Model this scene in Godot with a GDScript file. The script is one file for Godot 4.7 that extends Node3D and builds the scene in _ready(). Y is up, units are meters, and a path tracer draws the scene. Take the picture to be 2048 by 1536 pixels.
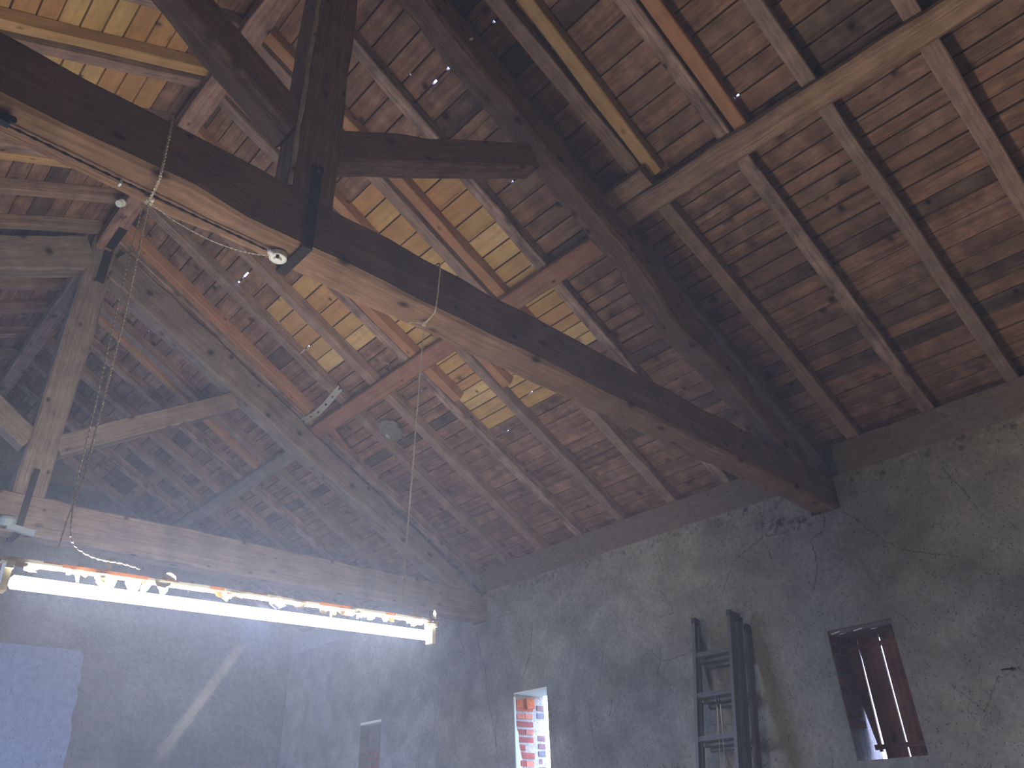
extends Node3D
# An old barn seen from inside: king-post trusses, common rafters, roof boards, plastered walls, a hanging tube lamp.
const EYE := 1.6                       # camera height; heights measured from the eye get EYE added
const XW := 5.9                        # inner face of the long wall
const XR := 1.08                       # ridge
const XL := -3.74                      # inner face of the opposite long wall
const ZE := -11.11                     # inner face of the gable wall
const ZB := 3.4                        # wall behind the camera
const SL := 0.5                        # roof slope
const RAFT_Y := 2.67                   # rafter soffit above the eye at the wall
const BOARD_Y := 2.795                 # board soffit above the eye at the wall
var M := {}
var T := {}
var rng := RandomNumberGenerator.new()
var taken := {}

# ------------------------------------------------------------------ helpers
func numbered(called: String) -> String:
	if not taken.has(called):
		taken[called] = 0
		return called
	taken[called] += 1
	return "%s_%03d" % [called, taken[called]]

func tag(o: Node, label := "", category := "", group := "", kind := "") -> void:
	if label: o.set_meta("label", label)
	if category: o.set_meta("category", category)
	if group: o.set_meta("group", group)
	if kind: o.set_meta("kind", kind)

func base(called: String, at: Vector3, label := "", category := "", group := "", kind := "") -> Node3D:
	var o := Node3D.new()
	o.name = numbered(called)
	add_child(o)
	o.position = at
	tag(o, label, category, group, kind)
	return o

func mb() -> SurfaceTool:
	var st := SurfaceTool.new()
	st.begin(Mesh.PRIMITIVE_TRIANGLES)
	st.set_smooth_group(-1)
	return st

func build(st: SurfaceTool, called: String, m: Material, parent: Node = null, at := Vector3.ZERO, smooth := false) -> MeshInstance3D:
	st.generate_normals()
	var o := MeshInstance3D.new()
	o.mesh = st.commit()
	o.material_override = m
	o.cast_shadow = GeometryInstance3D.SHADOW_CASTING_SETTING_ON
	if parent == null:
		o.name = numbered(called)
		add_child(o)
	else:
		o.name = called
		parent.add_child(o, true)
	o.position = at
	return o

func tri(st: SurfaceTool, a: Vector3, b: Vector3, c: Vector3, out: Vector3, ua := Vector2.ZERO, ub := Vector2.ZERO, uc := Vector2.ZERO, w := []) -> void:
	var n := (a - c).cross(a - b)
	var ps := [a, b, c]
	var us := [ua, ub, uc]
	if n.dot(out) < 0:
		ps = [a, c, b]
		us = [ua, uc, ub]
		if w: w = [w[0], w[2], w[1]]
	for i in 3:
		st.set_uv(us[i])
		if w: st.set_uv2(w[i])
		st.add_vertex(ps[i])

func quad(st: SurfaceTool, a: Vector3, b: Vector3, c: Vector3, d: Vector3, out: Vector3, ua := Vector2.ZERO, ub := Vector2(1, 0), uc := Vector2(1, 1), ud := Vector2(0, 1)) -> void:
	tri(st, a, b, c, out, ua, ub, uc)
	tri(st, a, c, d, out, ua, uc, ud)

# a box with its corner and three edge vectors; uv in metres times k along the longest edge
func block(st: SurfaceTool, o: Vector3, e0: Vector3, e1: Vector3, e2: Vector3, k := 0.5, off := Vector2.ZERO) -> void:
	var e := [e0, e1, e2]
	var mid: Vector3 = o + (e0 + e1 + e2) / 2
	for i in 3:
		var a: Vector3 = e[(i + 1) % 3]
		var b: Vector3 = e[(i + 2) % 3]
		if b.length() > a.length():
			var s := a
			a = b
			b = s
		for side in 2:
			var p: Vector3 = o + e[i] * side
			var uu := a.length() * k
			var vv := b.length() * k
			quad(st, p, p + a, p + a + b, p + b, p + (a + b) / 2 - mid, off, off + Vector2(uu, 0), off + Vector2(uu, vv), off + Vector2(0, vv))

func boxc(st: SurfaceTool, c: Vector3, s: Vector3, k := 0.5, off := Vector2.ZERO) -> void:
	block(st, c - s / 2, Vector3(s.x, 0, 0), Vector3(0, s.y, 0), Vector3(0, 0, s.z), k, off)

# a squared timber swept along a polyline: w across (direction side), h the other way; chamfered arrises, hewn unevenness
func timber(st: SurfaceTool, pts: Array, w, h, side: Vector3, rough := 0.006, seed_ := 1, chamfer := 0.012, step := 0.22, bumps := []) -> void:
	var n := FastNoiseLite.new()
	n.seed = seed_
	n.frequency = 0.9
	var total := 0.0
	for i in pts.size() - 1: total += (pts[i + 1] as Vector3).distance_to(pts[i])
	var cnt: int = max(2, int(total / step) + 1)
	var rings := []
	var us := []
	var uoff := float(seed_ % 17) * 0.213
	for k in cnt:
		var s := total * k / (cnt - 1)
		var left := s
		var p: Vector3 = pts[0]
		var dir: Vector3 = ((pts[1] as Vector3) - pts[0]).normalized()
		for i in pts.size() - 1:
			var L := (pts[i + 1] as Vector3).distance_to(pts[i])
			dir = ((pts[i + 1] as Vector3) - pts[i]).normalized()
			if left <= L or i == pts.size() - 2:
				p = (pts[i] as Vector3) + dir * left
				break
			left -= L
		var sd := (side - dir * side.dot(dir)).normalized()
		var up := sd.cross(dir)
		if up.y < 0 or (abs(up.y) < 0.01 and up.z < 0): up = -up
		var f := s / total
		var ww: float = w if not (w is Array) else lerpf(w[0], w[1], f)
		var hh: float = h if not (h is Array) else lerpf(h[0], h[1], f)
		var low := 0.0
		for b in bumps: low += b[1] * exp(-pow((s - b[0]) / b[2], 2))
		var c := chamfer
		var ring := []
		var cs := [[1, 1], [-1, 1], [-1, -1], [1, -1]]
		for q in 4:
			var jx := rough * n.get_noise_2d(s * 3.0, q * 37.0) * 2.0
			var jy := rough * n.get_noise_2d(s * 3.0, q * 37.0 + 500.0) * 2.0
			var cx: float = cs[q][0] * ww / 2 + jx
			var cy: float = cs[q][1] * hh / 2 + jy
			if cs[q][1] < 0: cy -= low
			var c2 := c * (0.7 + 0.6 * (n.get_noise_2d(s * 5.0, q * 11.0 + 90.0) + 0.5))
			var p1 := Vector2(cx - cs[q][0] * c2, cy)
			var p2 := Vector2(cx, cy - cs[q][1] * c2)
			if q % 2 == 0:
				ring.append(p2); ring.append(p1)
			else:
				ring.append(p1); ring.append(p2)
		var r3 := []
		for r in ring: r3.append(p + sd * r.x + up * r.y)
		rings.append([r3, p])
		us.append(s)
	var per := []
	var acc := 0.0
	for q in 9:
		per.append(acc)
		acc += (rings[0][0][q % 8] as Vector3).distance_to(rings[0][0][(q + 1) % 8])
	for k in cnt - 1:
		for q in 8:
			var q2 := (q + 1) % 8
			var a: Vector3 = rings[k][0][q]
			var b: Vector3 = rings[k][0][q2]
			var c3: Vector3 = rings[k + 1][0][q2]
			var d: Vector3 = rings[k + 1][0][q]
			var u0: float = us[k] * 0.5 + uoff
			var u1: float = us[k + 1] * 0.5 + uoff
			quad(st, a, b, c3, d, (a + b + c3 + d) / 4 - (rings[k][1] + rings[k + 1][1]) / 2, Vector2(u0, per[q]), Vector2(u0, per[q + 1]), Vector2(u1, per[q + 1]), Vector2(u1, per[q]))
	for e in [0, cnt - 1]:
		var out: Vector3 = (rings[0][1] - rings[1][1]) if e == 0 else (rings[cnt - 1][1] - rings[cnt - 2][1])
		for q in 8:
			var a: Vector3 = rings[e][0][q]
			var b: Vector3 = rings[e][0][(q + 1) % 8]
			tri(st, rings[e][1], a, b, out, Vector2(0.1, 0.1), Vector2(0.1 + 0.05 * cos(q * 0.785), 0.1 + 0.05 * sin(q * 0.785)), Vector2(0.1 + 0.05 * cos(q * 0.785 + 0.785), 0.1 + 0.05 * sin(q * 0.785 + 0.785)))

# a round rod or cord along points
func cord(st: SurfaceTool, pts: Array, r: float, sides := 6) -> void:
	var prev := []
	var up := Vector3.UP
	for i in pts.size():
		var d: Vector3 = ((pts[min(i + 1, pts.size() - 1)] as Vector3) - pts[max(i - 1, 0)]).normalized()
		if abs(d.dot(up)) > 0.95: up = Vector3(1, 0, 0.3).normalized()
		var a := d.cross(up).normalized()
		var b := d.cross(a)
		up = b
		var ring := []
		for k in sides:
			var t := TAU * k / sides
			ring.append((pts[i] as Vector3) + (a * cos(t) + b * sin(t)) * r)
		if i > 0:
			for k in sides:
				var k2 := (k + 1) % sides
				quad(st, prev[k], prev[k2], ring[k2], ring[k], (prev[k] + ring[k]) / 2 - ((pts[i] as Vector3) + pts[i - 1]) / 2)
		if i == 0 or i == pts.size() - 1:
			for k in sides: tri(st, pts[i], ring[k], ring[(k + 1) % sides], (pts[i] - pts[1]) if i == 0 else (pts[i] - pts[i - 1]))
		prev = ring

# two strands laid round each other
func rope(st: SurfaceTool, pts: Array, r: float, pitch := 0.03) -> void:
	var fine := resample(pts, pitch / 5.0)
	for s in 2:
		var q := []
		for i in fine.size():
			var d: Vector3 = ((fine[min(i + 1, fine.size() - 1)] as Vector3) - fine[max(i - 1, 0)]).normalized()
			var a := d.cross(Vector3(0.3, 0.2, 1).normalized()).normalized()
			var b := d.cross(a)
			var t := TAU * i / 5.0 + PI * s
			q.append((fine[i] as Vector3) + (a * cos(t) + b * sin(t)) * r * 0.5)
		cord(st, q, r * 0.62, 5)

func resample(pts: Array, step: float) -> Array:
	var out := [pts[0]]
	for i in pts.size() - 1:
		var L := (pts[i + 1] as Vector3).distance_to(pts[i])
		var n: int = max(1, int(L / step))
		for k in n: out.append((pts[i] as Vector3).lerp(pts[i + 1], float(k + 1) / n))
	return out

func curve(pts: Array, n := 8) -> Array:
	var c := Curve3D.new()
	for i in pts.size():
		var t: Vector3 = ((pts[min(i + 1, pts.size() - 1)] as Vector3) - pts[max(i - 1, 0)]) / 6.0
		c.add_point(pts[i], -t, t)
	var out := []
	var L := c.get_baked_length()
	var k := n * (pts.size() - 1)
	for i in k + 1: out.append(c.sample_baked(L * i / k, true))
	return out

# a turned body round an axis: profile of (radius, distance along the axis)
func lathe(st: SurfaceTool, o: Vector3, axis: Vector3, prof: Array, sides := 16) -> void:
	axis = axis.normalized()
	var a := axis.cross(Vector3(0.31, 0.9, 0.2)).normalized()
	var b := axis.cross(a)
	for i in prof.size() - 1:
		for k in sides:
			var t0 := TAU * k / sides
			var t1 := TAU * (k + 1) / sides
			var d0 := a * cos(t0) + b * sin(t0)
			var d1 := a * cos(t1) + b * sin(t1)
			var p0: Vector2 = prof[i]
			var p1: Vector2 = prof[i + 1]
			var dr := p1.x - p0.x
			var dl := p1.y - p0.y
			var out := (d0 + d1) / 2 * dl - axis * dr
			quad(st, o + axis * p0.y + d0 * p0.x, o + axis * p0.y + d1 * p0.x, o + axis * p1.y + d1 * p1.x, o + axis * p1.y + d0 * p1.x, out)

# a wall panel with openings; o corner, u and v along it, n its thickness (away from the room)
func panel(st: SurfaceTool, o: Vector3, u: Vector3, v: Vector3, n: Vector3, holes: Array) -> void:
	var lu := u.length()
	var lv := v.length()
	var ud := u / lu
	var vd := v / lv
	var us := [0.0, lu]
	var vs := [0.0, lv]
	for h in holes:
		us.append_array([h.position.x, h.end.x])
		vs.append_array([h.position.y, h.end.y])
	us.sort()
	vs.sort()
	for i in us.size() - 1:
		for j in vs.size() - 1:
			if us[i + 1] - us[i] < 1e-4 or vs[j + 1] - vs[j] < 1e-4: continue
			var c := Vector2((us[i] + us[i + 1]) / 2, (vs[j] + vs[j + 1]) / 2)
			var open := false
			for h in holes:
				if h.has_point(c): open = true
			if open: continue
			for f in 2:
				var q := []
				var uv := []
				var uw := []
				for k in [[0, 0], [1, 0], [1, 1], [0, 1]]:
					var a: float = us[i + k[0]]
					var b: float = vs[j + k[1]]
					q.append(o + ud * a + vd * b + n * f)
					uv.append(Vector2(a, -b) * 0.5)
					uw.append(Vector2(a / lu, 1.0 - b / lv))
				var out := n if f == 1 else -n
				tri(st, q[0], q[1], q[2], out, uv[0], uv[1], uv[2], [uw[0], uw[1], uw[2]])
				tri(st, q[0], q[2], q[3], out, uv[0], uv[2], uv[3], [uw[0], uw[2], uw[3]])
	var rects := [[Rect2(0, 0, lu, lv), 1.0]]
	for h in holes: rects.append([h, -1.0])
	for r in rects:
		var R: Rect2 = r[0]
		var cor := [Vector2(R.position.x, R.position.y), Vector2(R.end.x, R.position.y), Vector2(R.end.x, R.end.y), Vector2(R.position.x, R.end.y)]
		var mid := R.get_center()
		for k in 4:
			var a: Vector2 = cor[k]
			var b: Vector2 = cor[(k + 1) % 4]
			var A := o + ud * a.x + vd * a.y
			var B := o + ud * b.x + vd * b.y
			var m2: Vector2 = ((a + b) / 2 - mid) * r[1]
			var L := A.distance_to(B) * 0.5
			var t := n.length() * 0.5
			var w := [Vector2(a.x / lu, 1 - a.y / lv), Vector2(b.x / lu, 1 - b.y / lv)]
			tri(st, A, B, B + n, ud * m2.x + vd * m2.y, Vector2(0, 0), Vector2(L, 0), Vector2(L, t), [w[0], w[1], w[1]])
			tri(st, A, B + n, A + n, ud * m2.x + vd * m2.y, Vector2(0, 0), Vector2(L, t), Vector2(0, t), [w[0], w[1], w[0]])

func P(x: float, y: float, z: float) -> Vector3:
	return Vector3(x, y + EYE, z)

# ------------------------------------------------------------------ textures
func noise_bytes(w: int, h: int, seed_: int, freq: float, oct := 3, type := FastNoiseLite.TYPE_SIMPLEX_SMOOTH) -> PackedByteArray:
	var n := FastNoiseLite.new()
	n.seed = seed_
	n.frequency = freq
	n.noise_type = type
	n.fractal_octaves = oct
	var im := n.get_seamless_image(w, h, false, false, 0.15, true)
	im.convert(Image.FORMAT_L8)
	return im.get_data()

func stretched(w: int, h: int, sw: int, seed_: int, freq: float, oct := 3) -> PackedByteArray:
	var n := FastNoiseLite.new()
	n.seed = seed_
	n.frequency = freq
	n.noise_type = FastNoiseLite.TYPE_SIMPLEX_SMOOTH
	n.fractal_octaves = oct
	var im := n.get_seamless_image(sw, h, false, false, 0.15, true)
	im.convert(Image.FORMAT_L8)
	im.resize(w, h, Image.INTERPOLATE_CUBIC)
	return im.get_data()

func tex(data: PackedByteArray, w: int, h: int, fmt := Image.FORMAT_RGB8) -> ImageTexture:
	var im := Image.create_from_data(w, h, false, fmt, data)
	im.generate_mipmaps()
	return ImageTexture.create_from_image(im)

# grain running along u; tint spread, knots (dark ovals), drying cracks, stain blotches
func wood(seed_: int, w: int, h: int, grain: float, stain: float, knots: int, cracks: int, warm: Vector3) -> Array:
	var g1 := stretched(w, h, w / 24, seed_, 0.05, 3)
	var g2 := stretched(w, h, w / 8, seed_ + 7, 0.16, 2)
	var st := noise_bytes(w, h, seed_ + 13, 0.008, 4)
	var r := RandomNumberGenerator.new()
	r.seed = seed_
	var kn := []
	for i in knots: kn.append([r.randf() * w, r.randf() * h, r.randf_range(5, 11) * w / 1024.0, r.randf_range(0.25, 0.6)])
	var val := PackedFloat32Array()
	val.resize(w * h)
	for i in w * h:
		val[i] = 1.0 + grain * ((g1[i] - 128) / 128.0 * 0.7 + (g2[i] - 128) / 128.0 * 0.45) + stain * (st[i] - 128) / 128.0
	for k in kn:
		var R: float = k[2]
		for dy in range(-int(R * 2), int(R * 2) + 1):
			for dx in range(-int(R * 3.4), int(R * 3.4) + 1):
				var d := sqrt(pow(dx / 1.6, 2) + dy * dy) / R
				if d > 2.0: continue
				var f: float = k[3] * clampf(1.25 - d, 0, 1) + 0.12 * clampf(2.0 - d, 0, 1) * (0.5 + 0.5 * sin(d * 14.0))
				var x := posmod(int(k[0]) + dx, w)
				var y := posmod(int(k[1]) + dy, h)
				val[y * w + x] *= 1.0 - f
	for i in cracks:
		var x := r.randf() * w
		var y := r.randf() * h
		var L := r.randi_range(w / 10, w / 3)
		var dep := r.randf_range(0.35, 0.65)
		for s in L:
			y += r.randf_range(-0.22, 0.22)
			var f := dep * (1.0 - pow(abs(2.0 * s / L - 1.0), 3))
			var ii := posmod(int(y), h) * w + posmod(int(x) + s, w)
			val[ii] *= 1.0 - f
	var out := PackedByteArray()
	out.resize(w * h * 3)
	var hgt := PackedByteArray()
	hgt.resize(w * h)
	for i in w * h:
		var v := clampf(val[i], 0.08, 1.35) * 0.74
		var c := clampf(1.0 - v, 0, 1)
		out[i * 3] = int(255 * clampf(v * (1.0 + warm.x * c), 0, 1))
		out[i * 3 + 1] = int(255 * clampf(v * (1.0 + warm.y * c), 0, 1))
		out[i * 3 + 2] = int(255 * clampf(v * (1.0 + warm.z * c), 0, 1))
		hgt[i] = int(255 * clampf(v, 0, 1))
	return [tex(out, w, h), tex(hgt, w, h, Image.FORMAT_L8)]

func wood_mat(t: Array, col: Color, rough := 0.9, relief := 0.25) -> StandardMaterial3D:
	var m := StandardMaterial3D.new()
	m.albedo_texture = t[0]
	m.albedo_color = col
	m.roughness = rough
	m.metallic_specular = 0.25
	if relief > 0:
		m.heightmap_enabled = true
		m.heightmap_texture = t[1]
		m.heightmap_scale = relief
	return m

func plain(col: Color, rough := 0.8, metal := 0.0, spec := 0.4) -> StandardMaterial3D:
	var m := StandardMaterial3D.new()
	m.albedo_color = col
	m.roughness = rough
	m.metallic = metal
	m.metallic_specular = spec
	return m

# fine plaster tile: sandy grain, trowel swirls, small dark pits and straw flecks
func plaster_tile(seed_: int, w: int, flecks: int, pits: int) -> Array:
	var a := noise_bytes(w, w, seed_, 0.035, 4)
	var b := noise_bytes(w, w, seed_ + 3, 0.22, 2)
	var val := PackedFloat32Array()
	val.resize(w * w)
	var hg := PackedFloat32Array()
	hg.resize(w * w)
	for i in w * w:
		var x := (a[i] - 128) / 128.0
		var y := (b[i] - 128) / 128.0
		val[i] = 0.9 + 0.07 * x + 0.06 * y
		hg[i] = 0.62 + 0.28 * x + 0.1 * y
	var r := RandomNumberGenerator.new()
	r.seed = seed_
	for i in pits:
		var cx := r.randi() % w
		var cy := r.randi() % w
		var R := r.randf_range(0.8, 2.6)
		for dy in range(-4, 5):
			for dx in range(-4, 5):
				var d := sqrt(dx * dx + dy * dy) / R
				if d > 1.3: continue
				var ii := posmod(cy + dy, w) * w + posmod(cx + dx, w)
				val[ii] *= lerpf(0.42, 1.0, clampf(d / 1.3, 0, 1))
				hg[ii] -= 0.35 * (1.3 - d)
	for i in flecks:
		var x := r.randf() * w
		var y := r.randf() * w
		var an := r.randf_range(-0.8, 0.8) + PI / 2
		var L := r.randi_range(5, 22)
		for s in L:
			an += r.randf_range(-0.3, 0.3)
			x += cos(an)
			y += sin(an)
			var ii := posmod(int(y), w) * w + posmod(int(x), w)
			val[ii] *= 0.5
			hg[ii] -= 0.2
	var out := PackedByteArray()
	out.resize(w * w * 3)
	var h8 := PackedByteArray()
	h8.resize(w * w)
	for i in w * w:
		var v := int(255 * clampf(val[i], 0.05, 1))
		out[i * 3] = v
		out[i * 3 + 1] = v
		out[i * 3 + 2] = v
		h8[i] = int(255 * clampf(hg[i], 0, 1))
	return [tex(out, w, w), tex(h8, w, w, Image.FORMAT_L8)]

# stains, patches and cracks of one whole wall; lines is a list of polylines in 0..1
func wall_map(seed_: int, w: int, h: int, lines: Array, loose: Array) -> ImageTexture:
	var a := noise_bytes(w, h, seed_, 0.004, 4)
	var b := noise_bytes(w, h, seed_ + 5, 0.02, 4)
	var c := noise_bytes(w, h, seed_ + 9, 0.0025, 2)
	var r := RandomNumberGenerator.new()
	r.seed = seed_
	var out := PackedByteArray()
	out.resize(w * h * 3)
	for i in w * h:
		var v := 0.86 + 0.16 * (a[i] - 128) / 128.0 + 0.10 * (b[i] - 128) / 128.0
		var t := 0.05 * (c[i] - 128) / 128.0
		out[i * 3] = int(255 * clampf(v + t, 0, 1))
		out[i * 3 + 1] = int(255 * clampf(v + t * 0.4, 0, 1))
		out[i * 3 + 2] = int(255 * clampf(v - t, 0, 1))
	for l in loose:       # crumbled strips: x0, y0, x1, y1, amount
		for i in int(l[4]):
			var f := r.randf()
			var x := int(lerpf(l[0], l[2], f) * w + r.randfn(0, 5))
			var y := int(lerpf(l[1], l[3], f) * h + r.randfn(0, 5))
			var R := r.randi_range(1, 3)
			var k := r.randf_range(0.8, 1.1)
			for dy in range(-R, R + 1):
				for dx in range(-R, R + 1):
					if dx * dx + dy * dy > R * R: continue
					if y + dy < 0 or y + dy >= h: continue
					var ii := ((y + dy) * w + posmod(x + dx, w)) * 3
					for q in 3: out[ii + q] = int(clampf(out[ii + q] * k, 0, 255))
	for l in lines:
		var pw: float = l[0]
		for i in range(1, l.size() - 1):
			var p: Vector2 = l[i]
			var q: Vector2 = l[i + 1]
			var n := int(maxf(abs(q.x - p.x) * w, abs(q.y - p.y) * h) * 1.5) + 1
			var off := Vector2.ZERO
			for s in n:
				off += Vector2(r.randf_range(-0.6, 0.6), r.randf_range(-0.6, 0.6))
				off *= 0.93
				var f := float(s) / n
				var x := int(lerpf(p.x, q.x, f) * w + off.x)
				var y := int(lerpf(p.y, q.y, f) * h + off.y)
				if y < 0 or y >= h: continue
				var ii := (y * w + posmod(x, w)) * 3
				for k in 3: out[ii + k] = int(out[ii + k] * (1.0 - 0.5 * pw * r.randf_range(0.4, 1.0)))
	return tex(out, w, h)

func wall_mat(tile: Array, whole: ImageTexture, col: Color, relief := 0.5) -> StandardMaterial3D:
	var m := StandardMaterial3D.new()
	m.albedo_texture = tile[0]
	m.albedo_color = col
	m.roughness = 0.95
	m.metallic_specular = 0.2
	m.heightmap_enabled = true
	m.heightmap_texture = tile[1]
	m.heightmap_scale = relief
	if whole:
		m.detail_enabled = true
		m.detail_albedo = whole
		m.detail_blend_mode = BaseMaterial3D.BLEND_MODE_MUL
		m.detail_uv_layer = BaseMaterial3D.DETAIL_UV_2
	return m

func make_materials() -> void:
	var old := wood(11, 1024, 512, 0.20, 0.15, 26, 14, Vector3(0.03, -0.02, -0.05))
	var old2 := wood(29, 1024, 512, 0.25, 0.22, 18, 22, Vector3(0.02, -0.02, -0.03))
	var pine := wood(47, 1024, 512, 0.10, 0.08, 22, 3, Vector3(0.03, -0.05, -0.22))
	var beam := wood(63, 1024, 512, 0.20, 0.12, 16, 26, Vector3(0.03, -0.02, -0.05))
	T = {old = old, old2 = old2, pine = pine, beam = beam}
	M.board_old = []
	for c in [Color(0.63, 0.49, 0.40), Color(0.59, 0.46, 0.38), Color(0.65, 0.50, 0.41), Color(0.59, 0.47, 0.39), Color(0.62, 0.48, 0.385), Color(0.57, 0.445, 0.37)]:
		M.board_old.append(wood_mat(old, c, 0.9, 0.12))
		M.board_old.append(wood_mat(old2, c, 0.9, 0.12))
	M.board_dark = [wood_mat(old2, Color(0.43, 0.36, 0.32), 0.92, 0.12), wood_mat(old2, Color(0.48, 0.395, 0.34), 0.92, 0.12)]
	M.board_new = []
	for c in [Color(0.93, 0.78, 0.52), Color(0.88, 0.72, 0.47), Color(0.95, 0.81, 0.57), Color(0.86, 0.67, 0.45)]:
		M.board_new.append(wood_mat(pine, c, 0.75, 0.04))
	M.rafter_old = [wood_mat(beam, Color(0.64, 0.545, 0.48), 0.9, 0.2), wood_mat(old2, Color(0.68, 0.57, 0.50), 0.9, 0.2), wood_mat(beam, Color(0.69, 0.575, 0.50), 0.9, 0.2)]
	M.rafter_new = [wood_mat(pine, Color(0.78, 0.58, 0.43), 0.75, 0.05), wood_mat(pine, Color(0.86, 0.70, 0.49), 0.75, 0.05)]
	M.beam = wood_mat(beam, Color(0.65, 0.525, 0.42), 0.9, 0.3)
	M.beam_dark = wood_mat(beam, Color(0.61, 0.485, 0.385), 0.9, 0.3)
	M.beam_grey = wood_mat(beam, Color(0.60, 0.545, 0.495), 0.9, 0.3)
	M.purlin_red = wood_mat(pine, Color(0.68, 0.50, 0.40), 0.85, 0.1)
	M.purlin = wood_mat(beam, Color(0.66, 0.54, 0.44), 0.9, 0.25)
	M.ridge = wood_mat(old, Color(0.70, 0.56, 0.48), 0.9, 0.2)
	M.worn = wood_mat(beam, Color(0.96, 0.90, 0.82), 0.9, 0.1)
	M.iron = plain(Color(0.17, 0.15, 0.14), 0.6, 0.6)
	M.porcelain = plain(Color(0.78, 0.80, 0.78), 0.3)
	M.porcelain_old = plain(Color(0.50, 0.55, 0.58), 0.5)
	M.black = plain(Color(0.04, 0.04, 0.04), 0.5)
	M.white_cable = plain(Color(0.72, 0.70, 0.64), 0.7)
	M.cord = plain(Color(0.74, 0.70, 0.62), 0.95)
	M.alu = plain(Color(0.36, 0.355, 0.35), 0.5, 0.5)
	M.alu_dark = plain(Color(0.24, 0.24, 0.25), 0.5, 0.5)
	M.rust = plain(Color(0.76, 0.47, 0.24), 0.9)
	M.paint = plain(Color(0.86, 0.84, 0.74), 0.6)
	M.paint.backlight = Color(0.35, 0.3, 0.2)
	M.galv = plain(Color(0.60, 0.59, 0.54), 0.6, 0.1)
	
	M.tile = plain(Color(0.26, 0.17, 0.13), 0.95)
	M.lintel = plain(Color(0.82, 0.82, 0.76), 0.85)
	M.concrete = plain(Color(0.66, 0.63, 0.58), 0.95)
	M.ground = plain(Color(0.36, 0.38, 0.26), 1.0)
	var pl := plaster_tile(5, 1024, 480, 1100)
	var pl2 := plaster_tile(17, 512, 40, 60)
	# the long wall: u runs from the gable (0) to behind the camera (1), v from top (0) to floor (1)
	var LZ := ZB - ZE
	var HW := 2.40 + EYE
	var q := func(z: float, y: float) -> Vector2: return Vector2((z - ZE) / LZ, 1.0 - (y + EYE) / HW)
	var lines := [
		[0.75, q.call(-6.78, 2.0), q.call(-6.72, 1.75), q.call(-6.62, 1.55), q.call(-6.6, 1.3), q.call(-6.5, 0.9), q.call(-6.45, 0.7)],
		[0.8, q.call(-5.85, 1.9), q.call(-5.9, 1.6), q.call(-6.05, 1.35)],
		[0.8, q.call(-2.46, 2.12), q.call(-2.5, 2.0), q.call(-2.62, 1.93), q.call(-2.6, 1.75), q.call(-2.7, 1.55)],
		[0.6, q.call(-2.3, 2.1), q.call(-2.15, 1.9), q.call(-1.95, 1.7), q.call(-1.6, 1.55)],
		[0.6, q.call(-1.5, 2.2), q.call(-1.42, 2.0), q.call(-1.38, 1.85)],
		[0.6, q.call(-3.5, 1.7), q.call(-3.35, 1.95), q.call(-3.0, 2.1), q.call(-2.8, 2.05)],
		[0.5, q.call(-1.9, 0.75), q.call(-1.75, 0.55), q.call(-1.6, 0.75), q.call(-1.45, 0.8)],
		[0.55, q.call(-5.15, 1.0), q.call(-5.12, 0.65), q.call(-5.0, 0.5)],
		[0.5, q.call(-4.4, 1.4), q.call(-4.2, 1.25), q.call(-3.8, 1.3)],
		[0.5, q.call(-7.6, 1.5), q.call(-7.5, 1.2), q.call(-7.55, 0.9)],
	]
	var r := RandomNumberGenerator.new()
	r.seed = 4
	for i in 34:
		var z := r.randf_range(-8, 1)
		var y := r.randf_range(0.3, 2.3)
		lines.append([0.5, q.call(z, y), q.call(z + r.randf_range(-0.12, 0.12), y - r.randf_range(0.03, 0.25)), q.call(z + r.randf_range(-0.15, 0.15), y - r.randf_range(0.1, 0.35))])
	var loose := []
	for s in [[-6.6, -5.0, 120], [-5.0, -3.6, 90], [-3.6, -2.6, 140], [-2.2, -0.6, 130], [-0.6, 1.0, 70]]:
		var a: Vector2 = q.call(s[0], 2.34)
		var b: Vector2 = q.call(s[1], 2.34)
		loose.append([a.x, a.y, b.x, b.y, s[2]])
	var a2: Vector2 = q.call(-3.1, 2.2)
	var b2: Vector2 = q.call(-2.6, 2.12)
	loose.append([a2.x, a2.y, b2.x, b2.y, 160])
	M.wall = wall_mat(pl, wall_map(3, 2048, 560, lines, loose), Color(0.60, 0.585, 0.54), 0.9)
	M.wall_end = wall_mat(pl2, wall_map(8, 768, 512, [], []), Color(0.60, 0.585, 0.54), 0.35)
	M.nest = wall_mat(pl2, null, Color(0.62, 0.60, 0.55), 0.8)
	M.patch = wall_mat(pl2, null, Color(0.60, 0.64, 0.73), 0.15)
	M.plate = wall_mat(pl2, null, Color(0.47, 0.42, 0.37), 0.5)
	M.brick = []
	var bt := plaster_tile(31, 256, 30, 120)
	for c in [Color(0.74, 0.38, 0.27), Color(0.68, 0.33, 0.24), Color(0.80, 0.47, 0.34), Color(0.62, 0.32, 0.25)]:
		M.brick.append(wall_mat(bt, null, c, 0.5))
	M.brick_orange = wall_mat(bt, null, Color(0.82, 0.43, 0.24), 0.4)
	M.brick_grey = [wall_mat(bt, null, Color(0.44, 0.40, 0.38), 0.5), wall_mat(bt, null, Color(0.50, 0.36, 0.32), 0.5)]
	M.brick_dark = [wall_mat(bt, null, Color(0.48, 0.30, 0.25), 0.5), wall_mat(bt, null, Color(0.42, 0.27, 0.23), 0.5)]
	M.mortar = wall_mat(bt, null, Color(0.66, 0.60, 0.52), 0.6)
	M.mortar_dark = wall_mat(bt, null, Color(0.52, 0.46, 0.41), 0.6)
	M.shutter = wood_mat(T.old2, Color(0.50, 0.33, 0.25), 0.85, 0.15)

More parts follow.
